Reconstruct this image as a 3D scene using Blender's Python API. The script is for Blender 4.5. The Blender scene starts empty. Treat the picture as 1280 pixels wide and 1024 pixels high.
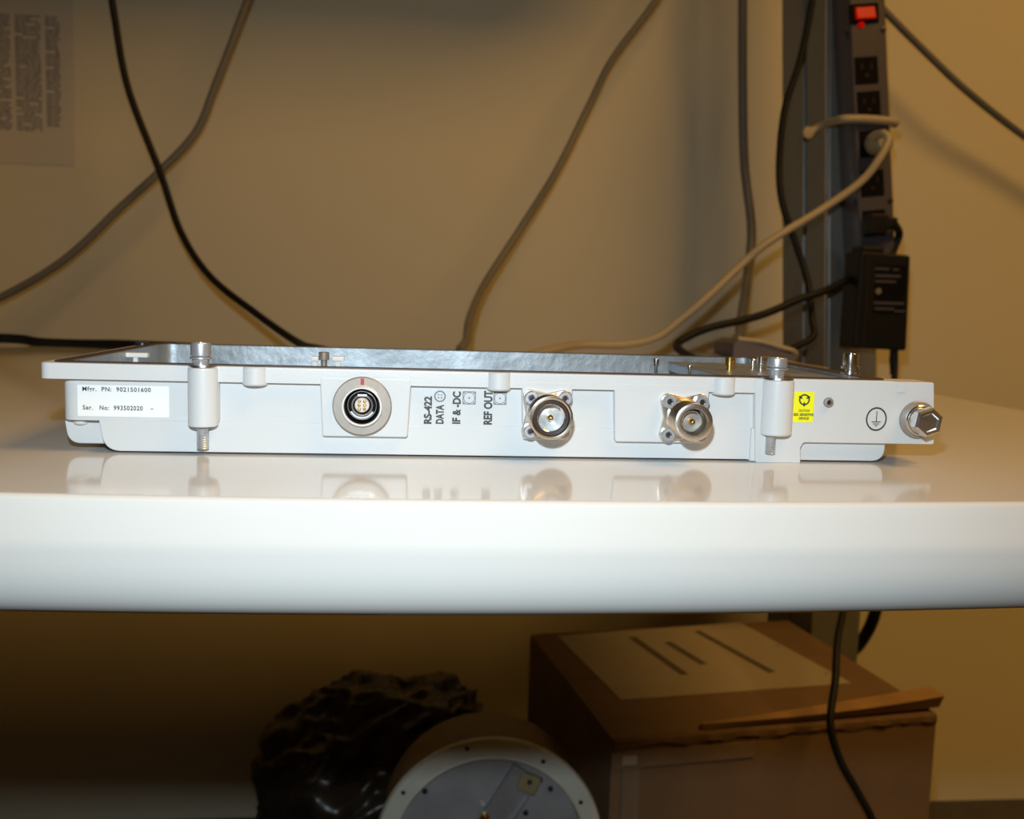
import bpy, bmesh, math, random
from mathutils import Vector, Matrix, noise
random.seed(7)
C = bpy.context.scene.collection
PI = math.pi

# ------------------------------------------------------------------ camera
F = 1245.0; CH = 0.066
YAW = math.radians(6); PITCH = math.atan(137/1245.0); ROLL = math.radians(1.7)
FW = Vector((math.sin(YAW)*math.cos(PITCH), math.cos(YAW)*math.cos(PITCH), -math.sin(PITCH)))
R0 = Vector((math.cos(YAW), -math.sin(YAW), 0)); U0 = R0.cross(FW)
RT = R0*math.cos(ROLL) + U0*math.sin(ROLL); UP = -R0*math.sin(ROLL) + U0*math.cos(ROLL)
CP = Vector((0, 0, CH))
cam_d = bpy.data.cameras.new('camera'); cam = bpy.data.objects.new('camera', cam_d); C.objects.link(cam)
m = Matrix((RT, UP, -FW)).transposed().to_4x4(); m.translation = CP
cam.matrix_world = m
cam_d.sensor_width = 36; cam_d.sensor_fit = 'HORIZONTAL'; cam_d.lens = 36*F/1280
cam_d.clip_start = 0.01; cam_d.clip_end = 20
cam_d.dof.use_dof = True; cam_d.dof.focus_distance = 0.415; cam_d.dof.aperture_fstop = 15
bpy.context.scene.camera = cam

# ------------------------------------------------------------------ light
vs = bpy.context.scene.view_settings
vs.view_transform = 'Standard'; vs.look = 'None'; vs.gamma = 1; vs.use_curve_mapping = False
vs.exposure = 0.0
w = bpy.data.worlds.new('world'); bpy.context.scene.world = w; w.use_nodes = True
w.node_tree.nodes['Background'].inputs[0].default_value = (1, .6, .3, 1)
w.node_tree.nodes['Background'].inputs[1].default_value = 0.02
def lamp(name, kind, loc, energy, color, aim=None, **k):
    d = bpy.data.lights.new(name, kind); d.energy = energy; d.color = color
    for a, b in k.items(): setattr(d, a, b)
    o = bpy.data.objects.new(name, d); C.objects.link(o); o.location = loc
    if aim is not None:
        o.rotation_euler = (Vector(aim)-Vector(loc)).to_track_quat('-Z', 'Y').to_euler()
    return o
# the camera's own flash, a small head above and just left of the lens
lamp('camera_flash', 'SPOT', CP + UP*0.079 - RT*0.014, 7.9, (0.84, 0.98, 1.04), aim=(0.10, 1.2, -0.16),
     spot_size=math.radians(108), spot_blend=1.0, shadow_soft_size=0.009)
# warm ceiling panel over the right hand side of the room
lamp('ceiling_panel_light', 'AREA', (1.20, -0.15, 1.715), 29, (1.0, 0.54, 0.13), aim=(1.20, -0.15, 0),
     shape='RECTANGLE', size=1.1, size_y=0.8)

def at(u, v, Y):                       # a point of the plane y = Y
    d = FW + RT*((u-640)/F) - UP*((v-512)/F); return CP + d*(Y/d.y)
def atz(u, v, Z):                      # a point of the plane z = Z
    d = FW + RT*((u-640)/F) - UP*((v-512)/F); return CP + d*((Z-CP.z)/d.z)

# ------------------------------------------------------------------ materials
def mat(name, col, rough=.5, metal=0, noise_amt=0, nscale=40, bump=0, bscale=200, emit=None, es=1, spec=.5, coat=0, alpha=1, aniso=None, stretch=None):
    mt = bpy.data.materials.new(name); mt.use_nodes = True
    nt = mt.node_tree; b = nt.nodes['Principled BSDF']
    b.inputs['Base Color'].default_value = (*col, 1); b.inputs['Roughness'].default_value = rough
    b.inputs['Metallic'].default_value = metal; b.inputs['Specular IOR Level'].default_value = spec
    b.inputs['Coat Weight'].default_value = coat
    b.inputs['Alpha'].default_value = alpha
    tc = nt.nodes.new('ShaderNodeTexCoord'); src = tc.outputs['Object']
    if stretch:
        mp = nt.nodes.new('ShaderNodeMapping'); mp.inputs['Scale'].default_value = stretch
        nt.links.new(src, mp.inputs[0]); src = mp.outputs[0]
    if noise_amt:
        n = nt.nodes.new('ShaderNodeTexNoise'); n.inputs['Scale'].default_value = nscale; n.inputs['Detail'].default_value = 5
        nt.links.new(src, n.inputs['Vector'])
        r = nt.nodes.new('ShaderNodeValToRGB')
        r.color_ramp.elements[0].color = (*[max(0, c*(1-noise_amt)) for c in col], 1)
        r.color_ramp.elements[1].color = (*[min(1, c*(1+noise_amt)) for c in col], 1)
        r.color_ramp.elements[0].position = .3; r.color_ramp.elements[1].position = .7
        nt.links.new(n.outputs['Fac'], r.inputs[0]); nt.links.new(r.outputs[0], b.inputs['Base Color'])
    if bump:
        n2 = nt.nodes.new('ShaderNodeTexNoise'); n2.inputs['Scale'].default_value = bscale; n2.inputs['Detail'].default_value = 4
        nt.links.new(src, n2.inputs['Vector'])
        bp = nt.nodes.new('ShaderNodeBump'); bp.inputs['Strength'].default_value = bump; bp.inputs['Distance'].default_value = .002
        nt.links.new(n2.outputs['Fac'], bp.inputs['Height']); nt.links.new(bp.outputs[0], b.inputs['Normal'])
    if emit:
        b.inputs['Emission Color'].default_value = (*emit, 1); b.inputs['Emission Strength'].default_value = es
    return mt
M = dict(
    wall=mat('wall_paint', (.70, .635, .47), .75, noise_amt=.02, nscale=3, bump=.15, bscale=300),
    ceil=mat('ceiling_paint', (.75, .7, .6), .8, bump=.2, bscale=150),
    floor=mat('floor_vinyl', (.05, .045, .04), .45, noise_amt=.15, nscale=30, bump=.05),
    top=mat('white_laminate', (.63, .625, .61), .10, noise_amt=.012, nscale=12),
    chromeb=mat('bright_plated', (.86, .87, .88), .32, .55),
    insul=mat('silvery_insulator', (.55, .56, .57), .3, .3, noise_amt=.25, nscale=220),
    cardl=mat('torn_cardboard', (.34, .2, .09), .85, noise_amt=.15, nscale=30),
    plate=mat('dull_brass', (.30, .25, .13), .5),
    printd=mat('dark_print', (.10, .085, .07), .8),
    satin2=mat('warm_insert', (.62, .57, .50), .4),
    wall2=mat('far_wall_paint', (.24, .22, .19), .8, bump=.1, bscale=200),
    white=mat('white_powder_coat', (.60, .622, .645), .38, bump=.04, bscale=900),
    label=mat('label_white', (.86, .87, .88), .3),
    ink=mat('ink_dark', (.035, .035, .04), .5),
    inkg=mat('ink_grey', (.16, .17, .19), .5),
    yellow=mat('sticker_yellow', (.86, .86, .02), .35),
    red=mat('red_mark', (.45, .02, .01), .4),
    steel=mat('steel', (.72, .72, .74), .28, 1, noise_amt=.1, nscale=300),
    nickel=mat('nickel', (.82, .77, .70), .27, 1, noise_amt=.08, nscale=200),
    satin=mat('satin_nickel', (.33, .295, .265), .5, .45, noise_amt=.06, nscale=500),
    chrome=mat('chrome', (.88, .89, .9), .16, 1),
    darkm=mat('dark_metal', (.09, .08, .09), .3, .8),
    brass=mat('brass', (.75, .50, .16), .22, 1),
    gold=mat('gold', (.95, .66, .25), .18, 1),
    tray=mat('cast_aluminium', (.34, .38, .42), .45, .75, noise_amt=.25, nscale=45, bump=.15, bscale=200),
    gasket=mat('gasket_rubber', (.05, .035, .035), .45),
    dielec=mat('white_plastic_insert', (.8, .8, .78), .3),
    post=mat('grey_extrusion', (.27, .275, .26), .4, .5, noise_amt=.05, nscale=60),
    steelb=mat('satin_steel', (.52, .54, .58), .36, .7),
    strip=mat('strip_enamel', (.075, .066, .078), .45, .1, noise_amt=.05, nscale=80),
    black=mat('black_plastic', (.007, .007, .007), .5, spec=.25),
    socket=mat('socket_black', (.004, .003, .003), .7, spec=.1),
    blackc=mat('black_cable', (.008, .008, .008), .55, spec=.25),
    greyc=mat('grey_cable', (.13, .13, .125), .5),
    tanc=mat('taupe_cable', (.17, .155, .125), .5),
    beigec=mat('beige_cable', (.40, .335, .22), .5),
    rocker=mat('red_rocker_lit', (.25, .003, .002), .3, spec=.1, emit=(1, .004, .002), es=.26),
    blue=mat('blue_zinc_screw', (.1, .13, .2), .35, .8),
    card=mat('cardboard', (.17, .105, .055), .85, noise_amt=.12, nscale=14, bump=.2, bscale=120),
    cardd=mat('cardboard_edge', (.15, .09, .045), .9, noise_amt=.2, nscale=60),
    tape=mat('packing_tape', (.21, .15, .10), .25, noise_amt=.1, nscale=20),
    paper=mat('paper', (.36, .31, .24), .8, noise_amt=.03, nscale=20),
    paperw=mat('wall_paper_sheet', (.62, .57, .47), .8),
    print=mat('faded_print', (.27, .25, .24), .8, noise_amt=.3, nscale=60),
    ring=mat('cream_ring', (.62, .62, .55), .35, noise_amt=.05, nscale=40),
    disc=mat('grey_disc', (.42, .44, .47), .35, .3, noise_amt=.12, nscale=35),
    disc2=mat('grey_bar', (.33, .33, .35), .4, .3, noise_amt=.12, nscale=35),
    shell=mat('brown_shell', (.16, .11, .06), .5, noise_amt=.2, nscale=30),
    bag=mat('black_plastic_sheet', (.035, .025, .016), .3, noise_amt=.5, nscale=9, bump=.25, bscale=25),
    device=mat('grey_brown_plastic', (.13, .11, .12), .5),
    lampm=mat('lamp_diffuser', (.9, .8, .6), .5, emit=(1, .56, .2), es=1.2),
    cardstrip=mat('beige_plastic', (.5, .42, .32), .5),
)

# ------------------------------------------------------------------ mesh helpers
def finish(bm, angle=38):
    bmesh.ops.recalc_face_normals(bm, faces=bm.faces[:])
    for f in bm.faces: f.smooth = True
    for e in bm.edges:
        e.smooth = len(e.link_faces) == 2 and e.calc_face_angle(0) < math.radians(angle)
def wloc(p):
    v = Vector((0, 0, 0))
    while p is not None: v += p.location; p = p.parent
    return v
def obj(name, bm, mt, parent=None, local=False, angle=38):
    finish(bm, angle)
    if parent is not None and not local: bmesh.ops.translate(bm, verts=bm.verts[:], vec=-wloc(parent))
    me = bpy.data.meshes.new(name); bm.to_mesh(me); bm.free()
    for x in (mt if isinstance(mt, list) else [mt]): me.materials.append(M[x])
    o = bpy.data.objects.new(name, me); C.objects.link(o)
    wn = o.modifiers.new('weighted_normals', 'WEIGHTED_NORMAL'); wn.keep_sharp = True; wn.weight = 80
    if parent is not None: o.parent = parent
    return o
def tag(o, label, cat, group=None):
    o['label'] = label; o['category'] = cat
    if group: o['group'] = group
    return o
def thing(name, label, cat, loc=(0, 0, 0), rot=(0, 0, 0), group=None):
    o = bpy.data.objects.new(name, None); C.objects.link(o); o.empty_display_size = .02
    o.location = loc; o.rotation_euler = rot
    return tag(o, label, cat, group)
def struct(name, bm, mt, parent=None):
    o = obj(name, bm, mt, parent)
    if parent is None: o['kind'] = 'structure'
    return o
def nb(): return bmesh.new()
def box(bm, x0, x1, y0, y1, z0, z1, bev=0, seg=2):
    r = bmesh.ops.create_cube(bm, size=1); vs_ = r['verts']
    for v in vs_:
        v.co = Vector(((x0+x1)/2+v.co.x*(x1-x0), (y0+y1)/2+v.co.y*(y1-y0), (z0+z1)/2+v.co.z*(z1-z0)))
    if bev:
        es = list({e for v in vs_ for e in v.link_edges})
        bmesh.ops.bevel(bm, geom=es, offset=bev, segments=seg, affect='EDGES', profile=.5)
    return bm
def bx(*a, **k): return box(nb(), *a, **k)
def rpoly(pts, radii, n=6):
    """2-D polygon with rounded corners"""
    out = []; N = len(pts)
    if not isinstance(radii, (list, tuple)): radii = [radii]*N
    for i in range(N):
        p = Vector(pts[i]); a = Vector(pts[i-1]); b = Vector(pts[(i+1) % N]); r = radii[i]
        if r <= 0: out.append(p); continue
        da = (a-p).normalized(); db = (b-p).normalized()
        ang = da.angle(db); t = min(r/math.tan(ang/2), (a-p).length*.49, (b-p).length*.49)
        s = p+da*t; e = p+db*t
        for k in range(n+1):
            q = k/n; out.append((s*(1-q)+p*q)*(1-q) + (p*(1-q)+e*q)*q)
    return out
def prism(bm, pts, y0, y1, bev=0, axis='y'):
    """outline pts (a,b) extruded from y0 (front) to y1; front edge rounded by bev. axis y: (x,z); axis z: (x,y) with y0 the top"""
    n = len(pts)
    c = Vector((sum(p[0] for p in pts)/n, sum(p[1] for p in pts)/n))
    def off(d):
        if d == 0: return [Vector(p) for p in pts]
        area = sum(pts[i][0]*pts[(i+1) % n][1]-pts[(i+1) % n][0]*pts[i][1] for i in range(n))
        s = 1 if area > 0 else -1; o = []
        for i in range(n):
            a, p, b = Vector(pts[i-1]), Vector(pts[i]), Vector(pts[(i+1) % n])
            d1 = (p-a); d2 = (b-p)
            if d1.length < 1e-9: d1 = d2
            if d2.length < 1e-9: d2 = d1
            d1.normalize(); d2.normalize()
            n1 = Vector((-d1.y, d1.x))*s; n2 = Vector((-d2.y, d2.x))*s
            k = n1+n2
            k = k/max(k.length_squared/2, .3) if k.length > 1e-6 else n1
            o.append(p+k*d)
        return o
    sg = 1 if y1 > y0 else -1
    levels = [(0, y1)]
    if bev:
        for k in range(4):
            a = k/3*PI/2; levels.append((bev*(1-math.cos(a)), y0+sg*bev*(1-math.sin(a))))
    else: levels.append((0, y0))
    rings = []
    for d, y in levels:
        rings.append([bm.verts.new((p[0], y, p[1]) if axis == 'y' else (p[0], p[1], y)) for p in off(d)])
    for a, b in zip(rings, rings[1:]):
        for i in range(n): bm.faces.new((a[i], a[(i+1) % n], b[(i+1) % n], b[i]))
    bm.faces.new(rings[0]); bm.faces.new(rings[-1])
    return bm
def lathe(bm, prof, c, axis=(0, -1, 0), seg=32, phase=0, radial=None):
    """profile [(r, h)] about axis from c; r=0 closes"""
    q = Vector(axis).to_track_quat('Z', 'Y').to_matrix(); c = Vector(c); rings = []
    for r, h in prof:
        if r <= 1e-7: rings.append([bm.verts.new(c+q@Vector((0, 0, h)))])
        else:
            rings.append([bm.verts.new(c+q@Vector((r*math.cos(phase+2*PI*k/seg), r*math.sin(phase+2*PI*k/seg), h))) for k in range(seg)])
    for a, b in zip(rings, rings[1:]):
        for k in range(seg):
            k2 = (k+1) % seg
            if len(a) == 1 and len(b) == 1: continue
            if len(a) == 1: bm.faces.new((a[0], b[k], b[k2]))
            elif len(b) == 1: bm.faces.new((a[k], a[k2], b[0]))
            else: bm.faces.new((a[k], a[k2], b[k2], b[k]))
    return bm
def catmull(P, n=10):
    P = [Vector(p) for p in P]; P = [P[0]*2-P[1]]+P+[P[-1]*2-P[-2]]; out = []
    for i in range(1, len(P)-2):
        a, b, c, d = P[i-1:i+3]
        for k in range(n):
            t = k/n
            out.append(.5*((2*b)+(c-a)*t+(2*a-5*b+4*c-d)*t*t+(3*b-a-3*c+d)*t**3))
    out.append(P[-2]); return out
def tube(bm, pts, r, n=10, seg=10, smooth=True):
    P = catmull(pts, n) if smooth else [Vector(p) for p in pts]
    prev = None; rings = []
    t = (P[1]-P[0]).normalized(); nrm = t.orthogonal().normalized()
    for i, p in enumerate(P):
        t = (P[min(i+1, len(P)-1)]-P[max(i-1, 0)]).normalized()
        nrm = (nrm-t*nrm.dot(t)).normalized(); bn = t.cross(nrm)
        rings.append([bm.verts.new(p+(nrm*math.cos(2*PI*k/seg)+bn*math.sin(2*PI*k/seg))*r) for k in range(seg)])
    for a, b in zip(rings, rings[1:]):
        for k in range(seg): bm.faces.new((a[k], a[(k+1) % seg], b[(k+1) % seg], b[k]))
    bm.faces.new(rings[0]); bm.faces.new(rings[-1]); return bm
def thread(r, h0, h1, pitch=.0008, depth=.0003, tip=True):
    pr = []; h = h0
    while h < h1: pr += [(r-depth, h), (r, h+pitch/2)]; h += pitch
    pr += [(r-depth, h1)]
    if tip: pr += [(0, h1)]
    return pr
def text(name, body, p00, ex, ey, width, height, mt, parent, n=(0, -1, 0), thick=.00006, bold=.0, local=False, font_space=1.0):
    """flat lettering fitted in width x height; p00 lower-left corner, ex reading direction, ey up direction"""
    cu = bpy.data.curves.new(name, 'FONT'); cu.body = body; cu.size = 1; cu.offset = bold; cu.resolution_u = 3
    cu.space_character = font_space
    o = bpy.data.objects.new(name, cu); C.objects.link(o)
    dg = bpy.context.evaluated_depsgraph_get(); me = bpy.data.meshes.new_from_object(o.evaluated_get(dg))
    bpy.data.objects.remove(o); bpy.data.curves.remove(cu)
    bm = nb(); bm.from_mesh(me); bpy.data.meshes.remove(me)
    xs = [v.co.x for v in bm.verts]; ys = [v.co.y for v in bm.verts]
    x0, x1, y0, y1 = min(xs), max(xs), min(ys), max(ys)
    p00, ex, ey, n = Vector(p00), Vector(ex), Vector(ey), Vector(n)
    for v in bm.verts:
        a = (v.co.x-x0)/(x1-x0)*width; b = (v.co.y-y0)/(y1-y0)*height
        v.co = p00+ex*a+ey*b+n*thick
    return obj(name, bm, mt, parent, local)
def ringflat(bm, c, r0, r1, y, seg=32, sx=1, sz=1, a0=0, a1=2*PI):
    full = abs(a1-a0-2*PI) < 1e-6; N = seg if full else seg+1
    A = [bm.verts.new((c[0]+sx*r0*math.cos(a0+(a1-a0)*k/seg), y, c[1]+sz*r0*math.sin(a0+(a1-a0)*k/seg))) for k in range(N)]
    B = [bm.verts.new((c[0]+sx*r1*math.cos(a0+(a1-a0)*k/seg), y, c[1]+sz*r1*math.sin(a0+(a1-a0)*k/seg))) for k in range(N)]
    for k in range(seg): bm.faces.new((A[k], A[(k+1) % N], B[(k+1) % N], B[k]))
    return bm

# ------------------------------------------------------------------ room
ZF = -.745; ZC = 1.76; YB = 1.5; XL = -2.2; XR = 3.2; YN = -2.4
struct('floor', bx(XL, XR, YN, YB, ZF-.05, ZF), 'floor')
struct('ceiling', bx(XL, XR, YN, YB, ZC, ZC+.05), 'ceil')
struct('wall_back', bx(XL, XR, YB, YB+.06, ZF, ZC), 'wall')
struct('wall_front', bx(XL, XR, YN-.06, YN, ZF, ZC), 'wall2')
struct('wall_left', bx(XL-.06, XL, YN, YB, ZF, ZC), 'wall2')
struct('wall_right', bx(XR, XR+.06, YN, YB, ZF, ZC), 'wall2')
t = thing('ceiling_lamp', 'warm flat ceiling panel lamp above the bench', 'lamp', (1.20, -.15, ZC))
obj('lamp_frame', bx(.62, 1.78, -.58, .28, ZC-.03, ZC-.0005, .004), 'white', t)
obj('diffuser', bx(.65, 1.75, -.55, .25, ZC-.034, ZC-.028), 'lampm', t)

# ------------------------------------------------------------------ bench
TX0, TX1, TY1 = -1.65, .428, 1.17
tb = thing('workbench', 'white laminate workbench with a thick rounded front edge', 'table', (0, .75, ZF))
def top_y(x):                 # gently bowed front
    s = (x-.045)/.175
    return .3212+.0060*min(s*s, 1.6+.9*max(0, abs(s)-1.26))
prof = [(.0022, 0), (.0009, -.0003), (0, -.0010), (-.0004, -.002), (-.0012, -.006), (-.0020, -.010), (-.0028, -.0140), (-.0031, -.0162), (-.0030, -.0182)]
for k in range(1, 11):
    a = k/10*PI/2*1.0
    sn = math.sin(a); prof.append((-.0030+.014*(1-math.sqrt(max(0, 1-sn**2.6))), -.0182-.0235*sn))
bm = nb(); rows = []
xs = [TX0] + [(-1.6+.05*i) for i in range(0, 26)] + [-.33+.02*i for i in range(0, 37)] + [.40, .412]
xs = sorted(set(round(x, 4) for x in xs))
for i, x in enumerate(xs):
    y = top_y(x)
    rows.append([bm.verts.new((x, y+a, b)) for a, b in prof] + [bm.verts.new((x, TY1, -.0417)), bm.verts.new((x, TY1, 0))])
# right hand end with its own rounded edge
y = top_y(.42)
rows.append([bm.verts.new((TX1-.002, y+a+.006, b*.999)) for a, b in prof] + [bm.verts.new((TX1-.002, TY1, -.0417)), bm.verts.new((TX1-.002, TY1, 0))])
rows.append([bm.verts.new((TX1, y+a+.010, b*.96-.001)) for a, b in prof] + [bm.verts.new((TX1, TY1, -.0405)), bm.verts.new((TX1, TY1, -.001))])
n = len(rows[0])
for a, b in zip(rows, rows[1:]):
    for i in range(n): bm.faces.new((a[i], a[(i+1) % n], b[(i+1) % n], b[i]))
bm.faces.new(rows[0]); bm.faces.new(rows[-1])
obj('tabletop', bm, 'top', tb, angle=30)
for x, y in ((-1.58, .48), (-1.58, 1.08)):
    obj('leg', bx(x-.025, x+.025, y-.025, y+.025, ZF, -.0417, .003), 'post', tb)
obj('rear_rail', bx(-1.58, .60, 1.10, 1.14, -.075, -.0417, .002), 'post', tb)
obj('support_bracket', bx(.44, .60, 1.14, 1.2495, -.075, -.045, .002), 'post', tb)

# ------------------------------------------------------------------ upright post with its leg
PY = 1.25
po = thing('upright_post', 'grey metal upright post behind the right end of the bench', 'post', (.575, PY, ZF))
bm = bx(.5445, .6130, PY, PY+.075, ZF, -.02, .003)
box(bm, .5445, .556, PY+.077, PY+.162, ZF, -.02, .002)
obj('leg', bm, 'post', po)
lean = math.tan(math.radians(3.6))
def shear(bm, z0=0.0, k=lean):
    for v in bm.verts: v.co.x -= (v.co.z-z0)*k
    return bm
bm = nb(); pts = rpoly([(.541, PY), (.609, PY), (.609, PY+.072), (.541, PY+.072)], .004, 3)
prism(bm, pts, .95, -.02, axis='z'); obj('column', shear(bm, .03), 'post', po)
bm = bx(.541, .552, PY+.082, PY+.16, -.02, .95, .003); obj('rear_channel', shear(bm, .03), 'post', po)
bm = bx(.546, .60, PY+.07, PY+.084, -.02, .95); obj('slot', shear(bm, .03), 'darkm', po)
bm = bx(.5395, .5412, PY+.0005, PY+.006, -.02, .949); obj('edge_highlight', shear(bm, .03), 'steel', po)  # thin steel strip standing in for the highlight along the column edge

# ------------------------------------------------------------------ power strip (vertical, leaning with the column)
SY = 1.2
zs0, zs1 = at(1120, 345, SY).z, .60
s_lean = (at(1119, 300, SY).x-at(1107, 0, SY).x)/(at(1107, 0, SY).z-at(1119, 300, SY).z)
ang = math.atan(s_lean)
A = at(1097, 300, SY)        # centre of the face
ps = thing('power_strip', 'long dark grey metal power strip on the post with a lit red switch', 'power strip', (A.x, SY, A.z), (0, -ang, 0))
def sl(u, v, Y=SY):          # point -> local coordinates of the strip
    p = at(u, v, Y)-Vector((A.x, SY, A.z)); return Matrix.Rotation(ang, 3, 'Y')@p
hw = .0225
obj('housing', bx(-hw, hw, 0, .0495, -.045, .44, .0025), 'strip', ps, True)
outs = [(1083, 88), (1086, 131), (1088.5, 180), (1090.5, 229), (1092.5, 279)]
for u, v in outs:
    p = sl(u, v)
    fr = bx(p.x-.0145, p.x+.0145, -.0012, .002, p.z-.0160, p.z+.0160, .0006); o = obj('outlet', fr, 'socket', ps, True)
    bm = nb()
    for sx in (-.006, .006): box(bm, p.x+sx-.0009, p.x+sx+.0009, -.0016, -.001, p.z+.001, p.z+.008)
    lathe(bm, [(.0022, .0012), (.0022, .0017), (0, .0017)], (p.x, 0, p.z-.006), seg=12)
    obj('contact_slot', bm, 'darkm', o, True)
p = sl(1080, 17)
o = obj('switch_bezel', bx(p.x-.018, p.x+.018, -.002, .003, p.z-.0115, p.z+.0115, .001), 'socket', ps, True)
bm = nb(); prism(bm, [(-.012, -.007), (.012, -.007), (.012, .007), (-.012, .007)], -.006, -.001, .001)
for v in bm.verts:
    v.co.y += v.co.z*.25; v.co += Vector((p.x, 0, p.z))
obj('rocker_switch', bm, 'rocker', o, True)
p = sl(1076, 31); bm = nb(); lathe(bm, [(.0045, 0), (.0045, .001), (.003, .0028), (0, .0034)], (p.x, 0, p.z), seg=16); obj('red_dome', bm, 'rocker', ps, True)  # small red emissive dome just below the switch
for v in (42, 253):
    p = sl(1060, v)
    bm = nb(); lathe(bm, [(.005, 0), (.005, .001), (.003, .0025), (0, .0028)], (-hw, .012, p.z), axis=(-1, 0, 0), seg=14)
    obj('screw', bm, 'blue', ps, True)
for v in (37, 252):
    p = sl(1104, v); bm = nb(); lathe(bm, [(.0035, 0), (.0035, .0008), (0, .0015)], (hw-.004, 0, p.z), seg=12); obj('screw', bm, 'darkm', ps, True)

# white tie strap round strip and post
bm = nb()
tp = [at(1118, 155, 1.205), at(1116, 152, 1.196), at(1085, 149, 1.194), at(1056, 149, 1.194), at(1046, 151, 1.21), at(1034, 154, 1.235), at(1022, 160, 1.247), at(1012, 166, 1.246)]
tube(bm, tp, .0052, 8, 10)
for v in bm.verts: pass
o = obj('tie_strap', bm, 'beigec'); tag(o, 'cream cable strap wrapped round the power strip', 'strap')
bm = nb(); lathe(bm, [(.0, -.004), (.007, -.003), (.008, 0), (.007, .003), (0, .004)], at(1010, 166, 1.242), seg=14); obj('strap_end', bm, 'beigec', o)

# ------------------------------------------------------------------ cables
def cable(name, pts, r, mt, label, parent=None, n=12):
    bm = tube(nb(), pts, r, n, 10); o = obj(name, bm, mt, parent)
    if parent is None: tag(o, label, 'cable')
    return o
def end_on_table(u, v, h, extra):
    return []
CY = 1.37
cable('black_cable', [at(128, -90, CY)*1 + Vector((-.004, 0, .139)), at(128, -90, CY), at(136, -30, CY), at(143, 20, CY), at(160, 110, CY), at(200, 215, CY-.01), at(226, 290, CY-.04), at(262, 345, CY-.08), at(320, 392, 1.22), at(372, 428, 1.14), Vector((-.09, 1.03, .010)), Vector((-.04, .98, .0052)), Vector((.04, .94, .0052)), Vector((.20, .96, .0052)), Vector((.30, 1.03, .0052)), Vector((.3535, 1.07, .0065))], .0045, 'blackc',
      'black cable hanging in front of the left wall and curving right behind the metal device')
cable('grey_cable', [at(345, -110, CY+.03)+Vector((.03, 0, .10)), at(345, -110, CY+.03), at(325, -45, CY+.03), at(308, 5, CY+.03), at(270, 105, CY+.03), at(245, 165, CY+.03), at(200, 214, CY+.03), at(150, 260, CY+.03), at(80, 325, CY+.03), at(0, 372, CY+.03), at(-70, 395, CY+.02), at(-160, 415, CY), Vector((-1.0, 1.36, .0)), Vector((-1.3, 1.38, -.03)), Vector((-1.6, 1.42, -.16)), Vector((-1.75, 1.44, -.45)), Vector((-1.78, 1.44, -.738))], .0052, 'tanc',
      'grey-brown cable sweeping from the top down to the left, crossing the black one')
cable('taupe_cable', [at(870, -90, CY+.03)+Vector((.03, 0, .13)), at(870, -90, CY+.03), at(838, -30, CY+.03), at(812, 12, CY+.03), at(765, 75, CY+.03), at(735, 135, CY+.03), at(695, 215, CY), at(648, 290, CY-.02), at(606, 355, 1.30), at(588, 395, 1.22), at(583, 425, 1.15), Vector((.055, 1.06, .010)), Vector((.08, 1.01, .0058)), Vector((.16, .985, .0058)), Vector((.26, 1.02, .0058)), Vector((.3535, 1.092, .0068))], .005, 'tanc',
      'taupe cable slanting down across the middle of the wall to the bench')
cable('slate_cable', [at(928, -80, CY)+Vector((0, 0, .14)), at(928, -80, CY), at(928, 0, CY), at(928, 90, CY), at(930, 200, CY), at(939, 285, CY-.03), at(934, 345, 1.30), at(926, 400, 1.22), at(922, 424, 1.165), Vector((.365, 1.148, .0075)), Vector((.335, 1.138, .0063)), Vector((.32, 1.122, .0063)), Vector((.332, 1.112, .0066)), Vector((.3535, 1.112, .0075))], .006, 'greyc',
      'thick slate grey cable hanging just left of the grey post')
cable('right_wall_cable', [Vector((.57, 1.455, .94)), Vector((.562, 1.45, .62)), at(1075, -20, 1.44), at(1110, 18, 1.43), at(1160, 68, 1.43), at(1210, 115, 1.43), at(1280, 170, 1.44), at(1350, 215, 1.44), Vector((1.15, 1.45, .20)), Vector((1.6, 1.46, .02)), Vector((2.0, 1.46, -.3)), Vector((2.1, 1.46, -.738))], .0052, 'greyc',
      'grey cable sloping down the yellowish wall right of the post')
cable('thin_black_cable', [Vector((.525, 1.235, .92)), Vector((.515, 1.235, .7)), at(1022, -60, 1.23), at(1015, 0, 1.23), at(1000, 75, 1.23), at(981, 135, 1.225), at(974, 200, 1.22), at(977, 250, 1.21), at(993, 300, 1.205), at(1009, 350, 1.19), at(1015, 400, 1.165), at(1015, 422, 1.152), Vector((.446, 1.15, .014)), Vector((.427, 1.15, .0046)), Vector((.40, 1.15, .0044))], .0042, 'blackc',
      'thin black cable running down in front of the grey post')
cable('bench_edge_cable', [Vector((-1.6, 1.10, .0055)), Vector((-1.2, 1.13, .0055)), Vector((-.9, 1.11, .0055)), Vector((-.62, 1.14, .0055)), at(0, 424, 1.15)*1 + Vector((0, 0, .001)), at(50, 428, 1.145), at(100, 430, 1.14), Vector((-.30, 1.115, .0055)), Vector((-.2, 1.06, .0055)), Vector((-.15, .9, .0055)), Vector((-.2, .75, .0055)), Vector((-.14, .66, .0055)), Vector((-.05, .62, .0055)), Vector((.02, .63, .0055))], .0052, 'blackc',
      'dark cable lying along the back edge of the bench at the left')
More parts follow.
